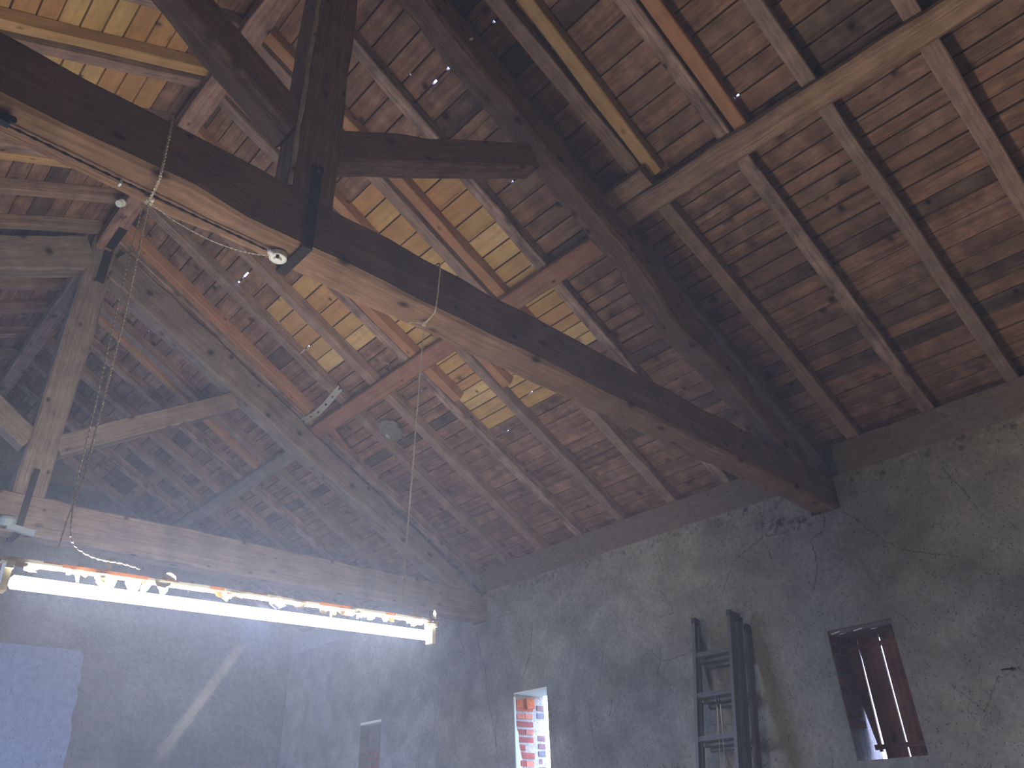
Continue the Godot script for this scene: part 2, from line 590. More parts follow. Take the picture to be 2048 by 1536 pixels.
# ------------------------------------------------------------------ light and camera
func area(called: String, parent: Node, at: Vector3, towards: Vector3, size: Vector2, energy: float, col: Color, along: Vector3) -> void:
	var l := AreaLight3D.new()
	l.name = called
	parent.add_child(l, true)
	var z := -towards.normalized()
	var x := (along - z * along.dot(z)).normalized()
	l.transform = Transform3D(Basis(x, z.cross(x), z), at)
	l.area_size = size
	l.light_energy = energy
	l.light_color = col
	l.area_range = 40.0
	l.area_attenuation = 2.0
	l.shadow_enabled = true

func _ready() -> void:
	rng.seed = 77
	# camera
	var cam := Camera3D.new()
	cam.name = "camera"
	add_child(cam)
	cam.position = Vector3(0, EYE, 0)
	cam.fov = rad_to_deg(2.0 * atan(768.0 / 1509.6))
	var pitch := 0.5324283
	var yaw := 0.7748686
	var roll := -0.0379429
	var f := Vector3(sin(yaw) * cos(pitch), sin(pitch), -cos(yaw) * cos(pitch))
	var rt := f.cross(Vector3.UP).normalized()
	var up := rt.cross(f)
	cam.basis = Basis(cos(roll) * rt + sin(roll) * up, -sin(roll) * rt + cos(roll) * up, -f)
	cam.near = 0.05
	cam.far = 200.0
	# sky, sun, exposure
	var env := Environment.new()
	var sky := Sky.new()
	var sm := ProceduralSkyMaterial.new()
	sm.sky_top_color = Color(0.47, 0.64, 1.0)
	sm.sky_horizon_color = Color(0.86, 0.92, 1.0)
	sm.ground_bottom_color = Color(0.35, 0.35, 0.30)
	sm.ground_horizon_color = Color(0.6, 0.62, 0.6)
	sm.sky_energy_multiplier = 4.9
	sm.ground_energy_multiplier = 2.5
	sky.sky_material = sm
	env.background_mode = Environment.BG_SKY
	env.sky = sky
	env.tonemap_mode = Environment.TONE_MAPPER_LINEAR
	env.tonemap_exposure = 1.0
	env.sdfgi_enabled = true
	env.ssao_enabled = true
	env.ssil_enabled = true
	env.volumetric_fog_enabled = true
	env.volumetric_fog_density = 0.012          # haze added to make the glow round the lamp
	env.volumetric_fog_albedo = Color(0.76, 0.83, 1.0)
	var we := WorldEnvironment.new()
	we.name = "world"
	we.environment = env
	add_child(we)
	var sun := DirectionalLight3D.new()
	sun.name = "sun"
	add_child(sun)
	var sd := Vector3(-0.98, -1.65, -0.5).normalized()
	sun.basis = Basis.looking_at(sd, Vector3(0, 0, 1))
	sun.light_energy = 2.2
	sun.light_color = Color(1.0, 0.95, 0.86)
	sun.light_angular_distance = 2.2
	sun.shadow_enabled = true
	make_materials()
	shell()
	roof()
	trusses()
	rafters()
	purlins()
	lamp()
	wirework()
	windows()
	ladder()
	oddments()

# ------------------------------------------------------------------ the setting
func gable(st: SurfaceTool, z: float, t: float, y0: float) -> void:
	var xs := [XL - 0.45, XR, XW + 0.45]
	var roof_y := func(x: float) -> float: return EYE + BOARD_Y + 0.005 + SL * (XW - x if x > XR else x - XL)
	var p := [Vector2(xs[0], y0), Vector2(xs[2], y0), Vector2(xs[2], roof_y.call(xs[2])), Vector2(XR, roof_y.call(XR)), Vector2(xs[0], roof_y.call(xs[0]))]
	var W: float = xs[2] - xs[0]
	for f in 2:
		var zz := z + t * f
		for k in [[0, 1, 2], [0, 2, 3], [0, 3, 4]]:
			var q := []
			var uv := []
			var uw := []
			for i in k:
				q.append(Vector3(p[i].x, p[i].y, zz))
				uv.append(Vector2(p[i].x, -p[i].y) * 0.5)
				uw.append(Vector2((p[i].x - xs[0]) / W, 1.0 - p[i].y / 6.9))
			tri(st, q[0], q[1], q[2], Vector3(0, 0, t if f == 1 else -t), uv[0], uv[1], uv[2], uw)
	for i in 5:
		var a: Vector2 = p[i]
		var b: Vector2 = p[(i + 1) % 5]
		var out := Vector3((a.x + b.x) / 2 - 1.0, (a.y + b.y) / 2 - 2.5, 0)
		quad(st, Vector3(a.x, a.y, z), Vector3(b.x, b.y, z), Vector3(b.x, b.y, z + t), Vector3(a.x, a.y, z + t), out)

func hole(z0: float, z1: float, y0: float, y1: float) -> Rect2:
	return Rect2(z0 - ZE, y0 + EYE, z1 - z0, y1 - y0)

func shell() -> void:
	var LZ := ZB - ZE
	var st := mb()
	panel(st, Vector3(XW, 0, ZE), Vector3(0, 0, LZ), Vector3(0, 4.0, 0), Vector3(0.45, 0, 0), [hole(-6.182, -5.69, 0.25, 1.238), hole(-2.664, -2.17, 0.336, 1.235), hole(-9.05, -8.59, 0.34, 1.235), hole(-2.56, -2.31, 2.135, 2.4), hole(-6.83, -6.58, 2.06, 2.4)])
	block(st, Vector3(6.12, 3.6, ZE), Vector3(0.08, 0, 0), Vector3(0, 0.665, 0), Vector3(0, 0, LZ))
	var w := build(st, "wall_right", M.wall)
	tag(w, "long rough grey plastered wall with three narrow window openings", "", "", "structure")
	st = mb()
	gable(st, ZE, -0.4, 0.0)
	var we := build(st, "wall_end", M.wall_end)
	tag(we, "smooth plastered gable wall behind the far truss", "", "", "structure")
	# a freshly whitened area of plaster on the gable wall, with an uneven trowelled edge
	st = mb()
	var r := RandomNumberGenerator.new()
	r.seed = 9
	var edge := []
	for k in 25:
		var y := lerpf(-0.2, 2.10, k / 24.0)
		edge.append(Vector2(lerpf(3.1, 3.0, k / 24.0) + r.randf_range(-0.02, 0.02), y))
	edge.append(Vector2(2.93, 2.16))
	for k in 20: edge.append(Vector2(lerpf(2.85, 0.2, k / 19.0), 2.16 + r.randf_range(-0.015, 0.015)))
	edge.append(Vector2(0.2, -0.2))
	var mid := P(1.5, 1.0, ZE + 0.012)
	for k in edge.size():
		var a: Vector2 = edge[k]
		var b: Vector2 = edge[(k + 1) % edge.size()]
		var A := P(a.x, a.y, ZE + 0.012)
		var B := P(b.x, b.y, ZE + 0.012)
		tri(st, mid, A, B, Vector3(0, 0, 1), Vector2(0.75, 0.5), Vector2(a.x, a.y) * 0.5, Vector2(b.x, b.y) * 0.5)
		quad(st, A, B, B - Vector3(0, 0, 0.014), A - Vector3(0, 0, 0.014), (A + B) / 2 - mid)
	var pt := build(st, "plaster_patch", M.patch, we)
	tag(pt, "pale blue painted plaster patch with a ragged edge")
	st = mb()
	panel(st, Vector3(XL, 0, ZE), Vector3(0, 0, LZ), Vector3(0, 4.26, 0), Vector3(-0.45, 0, 0), [hole(-10.95, -7.0, -1.55, 2.3)])
	tag(build(st, "wall_left", M.wall_end), "plastered long wall opposite the ladder", "", "", "structure")
	st = mb()
	gable(st, ZB, 0.4, 4.0)
	panel(st, Vector3(XL - 0.45, 0, ZB), Vector3(XW - XL + 0.9, 0, 0), Vector3(0, 4.0, 0), Vector3(0, 0, 0.4), [])
	tag(build(st, "wall_back", M.wall_end), "plastered gable wall at the entrance end", "", "", "structure")
	st = mb()
	boxc(st, Vector3((XL + XW) / 2, -0.1, (ZE + ZB) / 2), Vector3(XW - XL + 0.9, 0.2, LZ + 0.8))
	tag(build(st, "floor", M.concrete), "bare concrete floor", "", "", "structure")
	st = mb()
	boxc(st, Vector3(0, -0.35, -4), Vector3(44, 0.3, 44))
	tag(build(st, "ground", M.ground), "open ground outside the barn", "", "", "structure")
	# smooth wall plate band along the top of the long wall, cut where the trusses rest
	var n := base("trim_1", P(XW, 2.40, 0), "smooth grey-brown wall plate band under the eaves", "", "", "structure")
	var k := 0
	for s in [[ZE, -6.83], [-6.58, -2.56], [-2.25, ZB]]:
		st = mb()
		timber(st, [Vector3(0.0875, 0.135, s[0]), Vector3(0.0875, 0.135, s[1])], 0.2, 0.27, Vector3(1, 0, 0), 0.007, 40 + k, 0.006, 0.12)
		build(st, "plate_section", M.plate if k > 0 else M.wall_end, n)
		k += 1

# roof boards on both slopes, each a board of its own, and the tiled covering above them
const RZ := [[3.0, 3.0], [2.4, 2.4], [1.5, 1.5], [0.93, 0.93], [0.33, 0.33], [-0.265, -0.265], [-0.865, -0.9], [-1.465, -1.465], [-2.055, -2.13], [-2.44, -2.44], [-3.29, -3.12], [-3.89, -3.77], [-4.53, -4.38], [-5.1, -4.97], [-5.7, -5.46], [-6.3, -5.93], [-6.9, -6.62], [-7.5, -7.15], [-8.156, -7.67], [-8.7, -8.35], [-9.28, -8.95], [-9.87, -9.5], [-10.42, -10.1], [-11.05, -11.03]]
const LZS := [3.0, 1.5, 0.0, -1.2, -2.4, -3.1, -3.72, -4.36, -4.9, -5.47, -6.04, -6.58, -7.15, -7.73, -8.27, -8.9, -9.5, -10.1, -10.7]

func rz(i: int, x: float) -> float:
	return lerpf(RZ[i][0], RZ[i][1], clampf((XW - x) / (XW - XR), 0, 1))

# one old board in eight, anywhere on the roof, is of a darker timber
func old_board() -> Material:
	return M.board_dark[rng.randi() % 2] if rng.randf() < 0.12 else M.board_old[rng.randi() % M.board_old.size()]

func roof() -> void:
	var ceil := base("ceiling", P(XR, BOARD_Y + SL * (XW - XR), 0), "underside of the boarded roof with reddish old boards and yellow new ones", "", "", "structure")
	var up_r := Vector3(-0.8944, 0.4472, 0)
	var nr := Vector3(0.4472, 0.8944, 0)
	var xs := [6.60, 6.48, 6.36, 6.24, 6.11, 5.99, 5.872, 5.754, 5.618, 5.48, 5.362, 5.265, 5.155, 5.04, 4.92, 4.78, 4.66, 4.556, 4.435, 4.31, 4.212, 4.11, 4.02]
	while xs[-1] > XR + 0.16:
		xs.append(xs[-1] - rng.randf_range(0.105, 0.15) * (1.0 if xs[-1] > 3.4 or xs[-1] < 2.3 else 1.15))
	xs[-1] = XR + 0.005
	# places where daylight shows through a seam: x, z, length
	var holes := [[2.041, -3.02, 0.03], [2.183, -2.91, 0.09], [2.18, -2.76, 0.05], [2.103, -2.27, 0.03], [2.122, -6.0, 0.10], [2.13, -5.85, 0.22], [2.92, -7.3, 0.25], [2.95, -7.1, 0.1], [4.712, -4.88, 0.08], [4.712, -4.72, 0.05], [3.414, -1.29, 0.04], [2.655, -6.02, 0.05], [2.897, -5.99, 0.08], [3.502, -5.37, 0.04], [3.943, -5.31, 0.05], [3.976, -6.13, 0.10], [3.849, -6.54, 0.05], [1.821, -7.6, 0.05], [3.476, -3.33, 0.05], [3.036, -2.97, 0.04], [2.525, -3.56, 0.05], [3.3, -9.6, 0.06], [2.6, -9.0, 0.06], [2.2, -9.3, 0.05], [1.6, -10.4, 0.08], [1.75, -10.0, 0.06], [4.435, -4.3, 0.06]]
	var at_seam := {}
	for h in holes:
		var best := 0
		for i in xs.size():
			if abs(xs[i] - h[0]) < abs(xs[best] - h[0]): best = i
		if not at_seam.has(best): at_seam[best] = []
		at_seam[best].append([h[1] - h[2] / 4, h[1] + h[2] / 4])
	var gaps := []
	for i in xs.size(): gaps.append(0.014 if at_seam.has(i) else rng.randf_range(0.007, 0.012) if rng.randf() < 0.8 else 0.017)
	var origin := ceil.position
	for i in xs.size() - 1:
		var x0: float = xs[i]
		var x1: float = xs[i + 1]
		var xm := (x0 + x1) / 2
		# where this row is new wood
		var fresh := [-1, -1]
		if xm > 2.33 and xm < 2.5: fresh = [10, 12]
		elif xm >= 2.5 and xm < 3.28: fresh = [10, 15]
		elif xm >= 3.28 and xm < 3.7: fresh = [10, 13]
		elif xm >= 3.7 and xm < 4.34: fresh = [10, 13]
		elif xm >= 4.34 and xm < 4.5: fresh = [11, 13]
		var cuts := [0]
		var j := 0
		var nxt := rng.randi_range(4, 6)
		while j < RZ.size() - 1:
			j += 1
			nxt -= 1
			if j == fresh[0] or j == fresh[1] or (nxt <= 0 and not (j > fresh[0] and j < fresh[1])):
				if RZ.size() - 1 - j >= 2 or j == fresh[1]:
					cuts.append(j)
				nxt = rng.randi_range(5, 7)
		for c in cuts.size():
			var z0: float = ZB + 0.4 if cuts[c] == 0 else rz(cuts[c], xm) - 0.002
			var z1: float = ZE - 0.4 if c == cuts.size() - 1 else rz(cuts[c + 1], xm) + 0.002
			var mat: Material
			if cuts[c] >= fresh[0] and cuts[c] < fresh[1] and fresh[0] >= 0: mat = M.board_new[rng.randi() % 4]
			else:
				mat = old_board()
			var spans := [[z0, z1]]
			if xm > 5.37 and xm < 5.47 and c == cuts.size() - 1: spans = [[z0, -10.45], [-10.94, z1]]      # a broken-out end: the sun comes through
			for sp in spans:
				var st := mb()
				var lift := rng.randf_range(-0.003, 0.003)
				var g0: float = gaps[i] / 2
				var g1: float = gaps[i + 1] / 2
				var wd := (x0 - x1) / 0.8944
				var o := P(x0, BOARD_Y + SL * (XW - x0), sp[0]) + up_r * g0 + nr * lift
				block(st, o - origin, Vector3(0, 0, sp[1] - sp[0]), up_r * (wd - g0 - g1), nr * 0.022, 0.5, Vector2(rng.randf() * 3, rng.randf() * 3))
				build(st, "board", mat, ceil)
	# opposite slope; only the part near the ridge shows
	var up_l := Vector3(0.8944, 0.4472, 0)
	var nl := Vector3(-0.4472, 0.8944, 0)
	var ys := [XR - 0.005]
	while ys[-1] > -0.9: ys.append(ys[-1] - rng.randf_range(0.11, 0.14))
	while ys[-1] > XL - 0.6: ys.append(ys[-1] - 0.30)
	for i in ys.size() - 1:
		var x1: float = ys[i]
		var x0: float = ys[i + 1]
		var xm := (x0 + x1) / 2
		var cuts := [0]
		if xm > -0.9:
			cuts = [0, 5 + i % 2, 9, 13 + i % 3]
			if xm > 0.78: cuts = [0, 7 + i % 3, 12 + i % 2]
		for c in cuts.size():
			var z0: float = ZB + 0.4 if cuts[c] == 0 else LZS[cuts[c]] - 0.002
			var z1: float = ZE - 0.4 if c == cuts.size() - 1 else LZS[cuts[c + 1]] + 0.002
			var mat: Material = old_board()
			if xm < 0.78 and cuts[c] >= 5 and cuts[c] < 9: mat = M.board_new[rng.randi() % 4]
			var st := mb()
			var g := rng.randf_range(0.004, 0.008)
			var o := P(x0, BOARD_Y + SL * (x0 - XL), z0) + up_l * g
			block(st, o - origin, Vector3(0, 0, z1 - z0), up_l * ((x1 - x0) / 0.8944 - 2 * g), nl * 0.022, 0.5, Vector2(rng.randf() * 3, rng.randf() * 3))
			build(st, "board", mat, ceil)
	# clay covering
	var st := mb()
	var cut_row := 0
	for i in xs.size():
		var a: float = xs[i] if i == 0 else (xs[i] + xs[i - 1]) / 2
		var b: float = xs[i] if i == xs.size() - 1 else (xs[i] + xs[i + 1]) / 2
		if i == xs.size() - 1: b = XR - 0.02
		var br := [ZB + 0.5]
		var hs: Array = at_seam[i] if at_seam.has(i) else []
		hs = hs.duplicate()
		if abs(xs[i] - 5.42) < 0.08: hs.append([-10.94, -10.45])
		hs.sort_custom(func(p, q): return p[1] > q[1])
		for h in hs: br.append_array([h[1], h[0]])
		br.append(ZE - 0.5)
		for k in range(0, br.size(), 2):
			if br[k] - br[k + 1] < 0.005: continue
			block(st, P(a, BOARD_Y + SL * (XW - a), br[k + 1]) + nr * 0.034 - origin, Vector3(0, 0, br[k] - br[k + 1]), up_r * ((a - b) / 0.8944), nr * 0.03)
	block(st, P(XL - 0.6, BOARD_Y + SL * -0.6, ZE - 0.5) + nl * 0.034 - origin, Vector3(0, 0, ZB - ZE + 1.0), up_l * ((XR - XL + 0.6) / 0.8944 + 0.02), nl * 0.03)
	build(st, "roof_covering", M.tile, ceil)

# ------------------------------------------------------------------ timbers
func truss(zf: float, y0: float, y1: float, arr: Array, thick: Array, label: String, seed_: int, crook: Array) -> Node3D:
	var zc := zf - 0.1
	var o := P(XR, y0, zc)
	var n := base("roof_truss", o, label, "truss")
	var st := mb()
	timber(st, [P(XL - 0.3, (y0 + y1) / 2, zc) - o, P(1.0, (y0 + y1) / 2 + 0.006, zc) - o, P(6.15, (y0 + y1) / 2 - 0.004, zc) - o], 0.2, y1 - y0, Vector3(0, 0, 1), 0.009, seed_, 0.016)
	build(st, "tie_beam", M.beam_dark if seed_ == 101 else M.beam_grey, n)
	st = mb()
	timber(st, [P(1.1, y1 - 0.02, zc) - o, P(1.1, 5.02, zc) - o], 0.23, 0.19, Vector3(1, 0, 0), 0.007, seed_ + 1, 0.018)
	build(st, "king_post", M.beam if seed_ == 101 else M.beam_grey, n)
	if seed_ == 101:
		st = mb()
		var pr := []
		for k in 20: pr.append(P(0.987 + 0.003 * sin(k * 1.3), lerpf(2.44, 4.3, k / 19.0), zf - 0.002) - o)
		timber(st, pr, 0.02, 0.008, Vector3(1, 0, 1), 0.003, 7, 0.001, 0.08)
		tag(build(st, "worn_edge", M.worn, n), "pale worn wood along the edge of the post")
	# principals: underside line through arr, 0.28 deep
	for s in [1, -1]:
		st = mb()
		var a := Vector2(5.72, arr[1] - arr[2] * (5.72 - arr[0]) + thick[0] / 2)
		var b := Vector2(1.2, arr[1] + arr[2] * (arr[0] - 1.2) + thick[1] / 2)
		var c := (a + b) / 2
		var q := []
		for p in [a, c, b]: q.append(P(1.1 + s * (p.x - 1.1), p.y, zc) - o)
		timber(st, q, 0.19, [thick[0] * 0.87, thick[1] * 0.87], Vector3(0, 0, 1), 0.012, seed_ + 2 + s, 0.02, 0.14, crook if s == 1 else [])
		build(st, "principal_rafter", M.beam if seed_ == 101 else M.beam_grey, n)
	for s in [1, -1]:
		st = mb()
		timber(st, [P(1.1 + s * 0.09, 2.855, zc) - o, P(1.1 + s * 1.50, 3.80, zc) - o], 0.16, 0.175, Vector3(0, 0, 1), 0.007, seed_ + 5 + s, 0.012)
		build(st, "strut", M.beam if seed_ == 101 else M.beam_grey, n)
	# iron stirrup round the tie, bolted to the post
	st = mb()
	var xs := 1.10
	boxc(st, P(xs, (y0 + 2.60) / 2, zf + 0.012) - o, Vector3(0.046, 2.60 - y0 + 0.01, 0.008))
	boxc(st, P(xs, y0 - 0.014, zc) - o, Vector3(0.046, 0.008, 0.232))
	boxc(st, P(xs, (y0 + 2.60) / 2, zf - 0.212) - o, Vector3(0.046, 2.60 - y0 + 0.01, 0.008))
	var sp := build(st, "strap", M.iron, n)
	tag(sp, "flat black iron strap")
	st = mb()
	lathe(st, P(xs, 2.575, zf + 0.014) - o, Vector3(0, 0, 1), [Vector2(0.024, 0), Vector2(0.024, 0.012), Vector2(0.017, 0.012), Vector2(0.017, 0.03), Vector2(0.0, 0.03)], 6)
	build(st, "bolt", M.iron, sp)
	return n

func trusses() -> void:
	# arris line of each principal measured in its own plane: x, y, slope
	truss(-2.336, 2.15, 2.432, [3.0, 3.755, 0.574], [0.29, 0.29], "heavy brown king-post roof truss from which the lamp hangs", 101, [[1.85, 0.10, 0.30], [1.1, -0.03, 0.35], [2.5, -0.02, 0.3]])
	var far := truss(-6.6, 2.075, 2.392, [3.0, 3.65, 0.53], [0.24, 0.42], "greyer king-post roof truss standing nearest the gable wall", 141, [])
	var st := mb()
	var o := far.position
	boxc(st, P(1.13, 4.72, -6.588) - o, Vector3(0.075, 0.42, 0.008))
	boxc(st, P(1.12, 4.878, -6.36) - o, Vector3(0.075, 0.008, 0.36))
	tag(build(st, "strap", M.iron, far), "black iron strap tying the post to the ridge")
	# ridge beam
	st = mb()
	var a := P(XR, 4.98, ZE + 0.02)
	timber(st, [Vector3(0, 0, -0.15), Vector3(0, 0, ZB - ZE - 0.1)], 0.15, 0.2, Vector3(1, 0, 0), 0.007, 171, 0.012)
	var rb := build(st, "ridge_beam", M.ridge, null, a)
	tag(rb, "long reddish ridge beam running above the king posts", "beam")

func rafter(called: String, x0: float, z0: float, x1: float, z1: float, w: float, mat: Material, seed_: int, left := false) -> MeshInstance3D:
	var d := 0.112
	var up := Vector3(-0.4472 if left else 0.4472, 0.8944, 0) * d / 2
	var y0 := RAFT_Y + SL * (XW - x0 if not left else x0 - XL)
	var y1 := RAFT_Y + SL * (XW - x1 if not left else x1 - XL)
	var a := P(x0, y0, z0)
	var st := mb()
	timber(st, [up, P(x1, y1, z1) - a + up], w, d, Vector3(0, 0, 1), 0.005, seed_, 0.008, 0.3)
	return build(st, called, mat, null, a)

func rafters() -> void:
	for i in RZ.size():
		if i < 2: continue
		var o := rafter("common_rafter", 6.28, rz(i, 5.9), XR + 0.04, rz(i, XR), 0.095 + 0.006 * (i % 3), M.rafter_old[i % 3], 200 + i)
		var nth := ["first", "second", "third", "fourth", "fifth", "sixth", "seventh", "eighth"]
		var where := "lying directly over the truss that carries the lamp"
		if i < 9: where = "%s from the lamp's truss towards the entrance" % nth[8 - i]
		elif i > 9 and i < 17: where = "%s from the lamp's truss towards the gable" % nth[i - 10]
		elif i >= 17: where = "%s from the gable wall" % nth[23 - i]
		tag(o, "old grey-brown rafter above the ladder wall, " + where, "rafter", "old rafters of the slope above the ladder wall")
	var k := 0
	for s in [[1.15, -1.93, 3.43, -1.985, "pale new rafter alongside an old one, stopping at the purlin beside a sawn timber end"], [1.15, -1.335, 3.50, -1.35, "orange-brown new rafter separated from an old one by a dark slit, stopping at the purlin"], [1.15, -3.63, 4.2, -3.70, "new pine rafter doubled against an old one over the king-post strut"], [1.15, -4.24, 4.18, -4.345, "orange-brown new rafter ending with a sawn face among yellow boards, second from the wasp nest"], [1.15, -4.85, 4.07, -4.93, "orange-brown new rafter ending with a sawn face among yellow boards, first from the wasp nest"], [1.15, -6.43, 3.40, -6.625, "long brown new rafter lying close along the truss nearest the gable"], [1.15, -7.81, 3.6, -8.11, "pale-edged new rafter just beyond the truss nearest the gable"]]:
		var o := rafter("new_rafter", s[2], s[3], s[0], s[1], 0.095, M.rafter_new[1 if k == 0 else 0], 300 + k)
		tag(o, s[4], "rafter", "newer rafters doubling the old ones")
		k += 1
	for i in LZS.size():
		if LZS[i] > -2.0: continue
		var o := rafter("common_rafter", XL - 0.3, LZS[i], XR - 0.04, LZS[i], 0.09, M.rafter_old[(i + 1) % 3], 400 + i, true)
		var nth := ["first", "second", "third", "fourth", "fifth", "sixth", "seventh", "eighth", "ninth", "tenth", "eleventh", "twelfth", "thirteenth", "fourteenth", "fifteenth", "sixteenth"]
		tag(o, "old grey-brown rafter on the slope away from the ladder, %s from the gable wall" % nth[LZS.size() - 1 - i], "rafter", "old rafters of the opposite slope")
	for z in [-4.22, -5.58]:
		var o := rafter("new_rafter", XL - 0.3, z, XR - 0.04, z, 0.085, M.rafter_new[1], 440 + int(z), true)
		tag(o, "pale new rafter opposite the ladder slope, " + ("under new yellow boards" if z > -5 else "where yellow boards meet brown ones"), "rafter", "newer rafters of the opposite slope")

func purlins() -> void:
	# lower edge B of each purlin; section 0.16 wide and 0.125 deep, laid square to the slope
	for s in [[[3.60, -2.43], [3.60, -6.69], "reddish sawn purlin spanning between the two trusses", M.purlin_red, 501, 0.16], [[3.70, 2.9], [3.55, -2.40], "rough-edged brown purlin from the lamp's truss towards the entrance", M.purlin, 511, 0.17], [[3.66, -6.71], [3.64, -11.3], "greyish round-edged purlin between the far truss and the gable wall", M.beam_grey, 521, 0.16]]:
		var pts := []
		var o := Vector3.ZERO
		var lift := -0.05 if s[4] == 501 else 0.0
		for e in [s[0], s[1]]:
			var x: float = e[0]
			var b := P(x, RAFT_Y + SL * (XW - x) - 0.13, e[1])
			pts.append(b + Vector3(-0.8944, 0.4472, 0) * s[5] / 2 + Vector3(0.4472, 0.8944, 0) * 0.053)
		o = pts[0]
		var st := mb()
		timber(st, [pts[0] - o, pts[1] - o], s[5], 0.106, Vector3(0.8944, -0.4472, 0), 0.008 if s[4] == 511 else 0.004, s[4], 0.012 if s[4] != 511 else 0.022)
		tag(build(st, "purlin", s[3], null, o), s[2], "purlin")

	# short cleat on the principal, just above the purlin
	var a := P(3.385, 3.785, -2.37)
	var st := mb()
	var c := Vector3(-0.8944, 0.4472, 0) * 0.0665 + Vector3(0.4472, 0.8944, 0) * 0.055
	timber(st, [c, c + Vector3(0, 0, 0.365)], 0.133, 0.11, Vector3(0.8944, -0.4472, 0), 0.006, 531, 0.012, 0.1)
	tag(build(st, "timber_cleat", M.purlin, null, a), "short sawn timber block lying on the truss just above the rough purlin", "block")

# ------------------------------------------------------------------ lamp
func lamp() -> void:
	var a := P(0.425, 0.632, -2.44)
	var b := P(1.875, 0.666, -2.44)
	var d := (b - a).normalized()
	var up := Vector3(-d.y, d.x, 0)
	var o := (a + b) / 2 + up * 0.06
	var n := base("tube_lamp", o, "hanging fluorescent tube lamp with peeling cream paint and rust", "lamp")
	var L := a.distance_to(b)
	var tube_m := plain(Color(1, 1, 1), 0.3)
	tube_m.emission_enabled = true
	tube_m.emission = Color(0.95, 0.97, 1.0)
	tube_m.emission_energy_multiplier = 4.0
	var st := mb()
	lathe(st, a - o, d, [Vector2(0, 0), Vector2(0.012, 0.0), Vector2(0.019, 0.006), Vector2(0.019, L - 0.006), Vector2(0.012, L), Vector2(0, L)], 20)
	var tube := build(st, "tube", tube_m, n)
	tag(tube, "glowing white tube")
	var mid := (a + b) / 2 - o
	for k in 6:
		var q: Vector3 = -up * cos(TAU * k / 6) + Vector3(0, 0, 1) * sin(TAU * k / 6)
		area("tube_light", n, mid + q * 0.0205, q, Vector2(L - 0.04, 0.02), LAMP_E, Color(1.0, 0.96, 0.91), d)
	# rusty channel above the tube
	st = mb()
	var c0 := a - d * 0.035 + up * 0.052 - o
	var LL := L + 0.075
	block(st, c0 + Vector3(0, 0, -0.019), d * LL, Vector3(0, 0, 0.038), up * 0.003)
	block(st, c0 + Vector3(0, 0, -0.019), d * LL, Vector3(0, 0, 0.002), up * 0.011)
	block(st, c0 + Vector3(0, 0, 0.017), d * LL, Vector3(0, 0, 0.002), up * 0.011)
	tag(build(st, "channel", M.rust, n), "rusty sheet-metal channel")
	# end brackets with lamp holders
	for e in [0, 1]:
		st = mb()
		var p := (a - d * 0.024 if e == 0 else b + d * 0.004) - o
		block(st, p - up * 0.03 + Vector3(0, 0, -0.02), d * 0.018, up * 0.085, Vector3(0, 0, 0.04))
		block(st, p + up * 0.03 + Vector3(0, 0, -0.028), d * 0.02, up * 0.022, Vector3(0, 0, 0.056))
		build(st, "lamp_holder", M.paint, n)
	# paint still clinging to the channel: flat patches on side and underside, and curled flakes
	var r := RandomNumberGenerator.new()
	r.seed = 21
	st = mb()
	var x := 0.0
	while x < LL:
		var w := r.randf_range(0.03, 0.12)
		var rusty := (x > 0.15 and x < 0.30) or (x > 0.55 and x < 0.60) or (x > 0.97 and x < 1.10) or (x > 1.24 and x < 1.27) or r.randf() < 0.08
		w = minf(w, 0.05)
		if not rusty:
			block(st, c0 + d * x + Vector3(0, 0, 0.0192), d * minf(w, LL - x), up * r.randf_range(0.006, 0.011), Vector3(0, 0, 0.0008))
			block(st, c0 + d * x + Vector3(0, 0, -0.018) - up * 0.0012, d * minf(w, LL - x), Vector3(0, 0, r.randf_range(0.026, 0.036)), up * 0.001)
		x += w
	tag(build(st, "paint_skin", M.paint, n), "cream paint left on the channel", "", "", "stuff")
	for i in 60:
		st = mb()
		var s := r.randf_range(0.02, LL - 0.03)
		var w := r.randf_range(0.014, 0.05)
		var down := i % 7 != 0
		var len_ := r.randf_range(0.012, 0.03) if down else r.randf_range(0.015, 0.04)
		if i in [3, 8]: len_ = 0.05; s = 0.27 + 0.07 * (i - 3) / 5.0
		if i == 12: s = LL - 0.10; len_ = 0.05; down = false
		var p := c0 + d * s + Vector3(0, 0, r.randf_range(0.0, 0.02) if down else r.randf_range(-0.018, 0.018)) + (Vector3.ZERO if down else up * 0.010)
		var dir: Vector3 = (-up if down else up) + Vector3(0, 0, r.randf_range(-0.3, 0.6))
		dir = dir.normalized()
		var curl := r.randf_range(-0.9, 0.9)
		var e := (d + Vector3(0, 0, r.randf_range(-0.5, 0.5))).normalized()
		var nrm := dir.cross(e).normalized()
		var prev := [p, p + e * w]
		for k in 4:
			var f := (k + 1) / 4.0
			var q := p + dir * len_ * f + nrm * curl * len_ * f * f
			var ww := w * clampf(1.05 - f * f * r.randf_range(0.55, 0.95), 0.08, 1.0)
			var lean := r.randf_range(0.2, 0.8)
			var cur := [q + e * (w - ww) * lean, q + e * ((w - ww) * lean + ww)]
			quad(st, prev[0], prev[1], cur[1], cur[0], nrm)
			quad(st, prev[0] - nrm * 0.0008, prev[1] - nrm * 0.0008, cur[1] - nrm * 0.0008, cur[0] - nrm * 0.0008, -nrm)
			prev = cur
		build(st, "paint_flake", M.paint, n)

const LAMP_E := 9.0

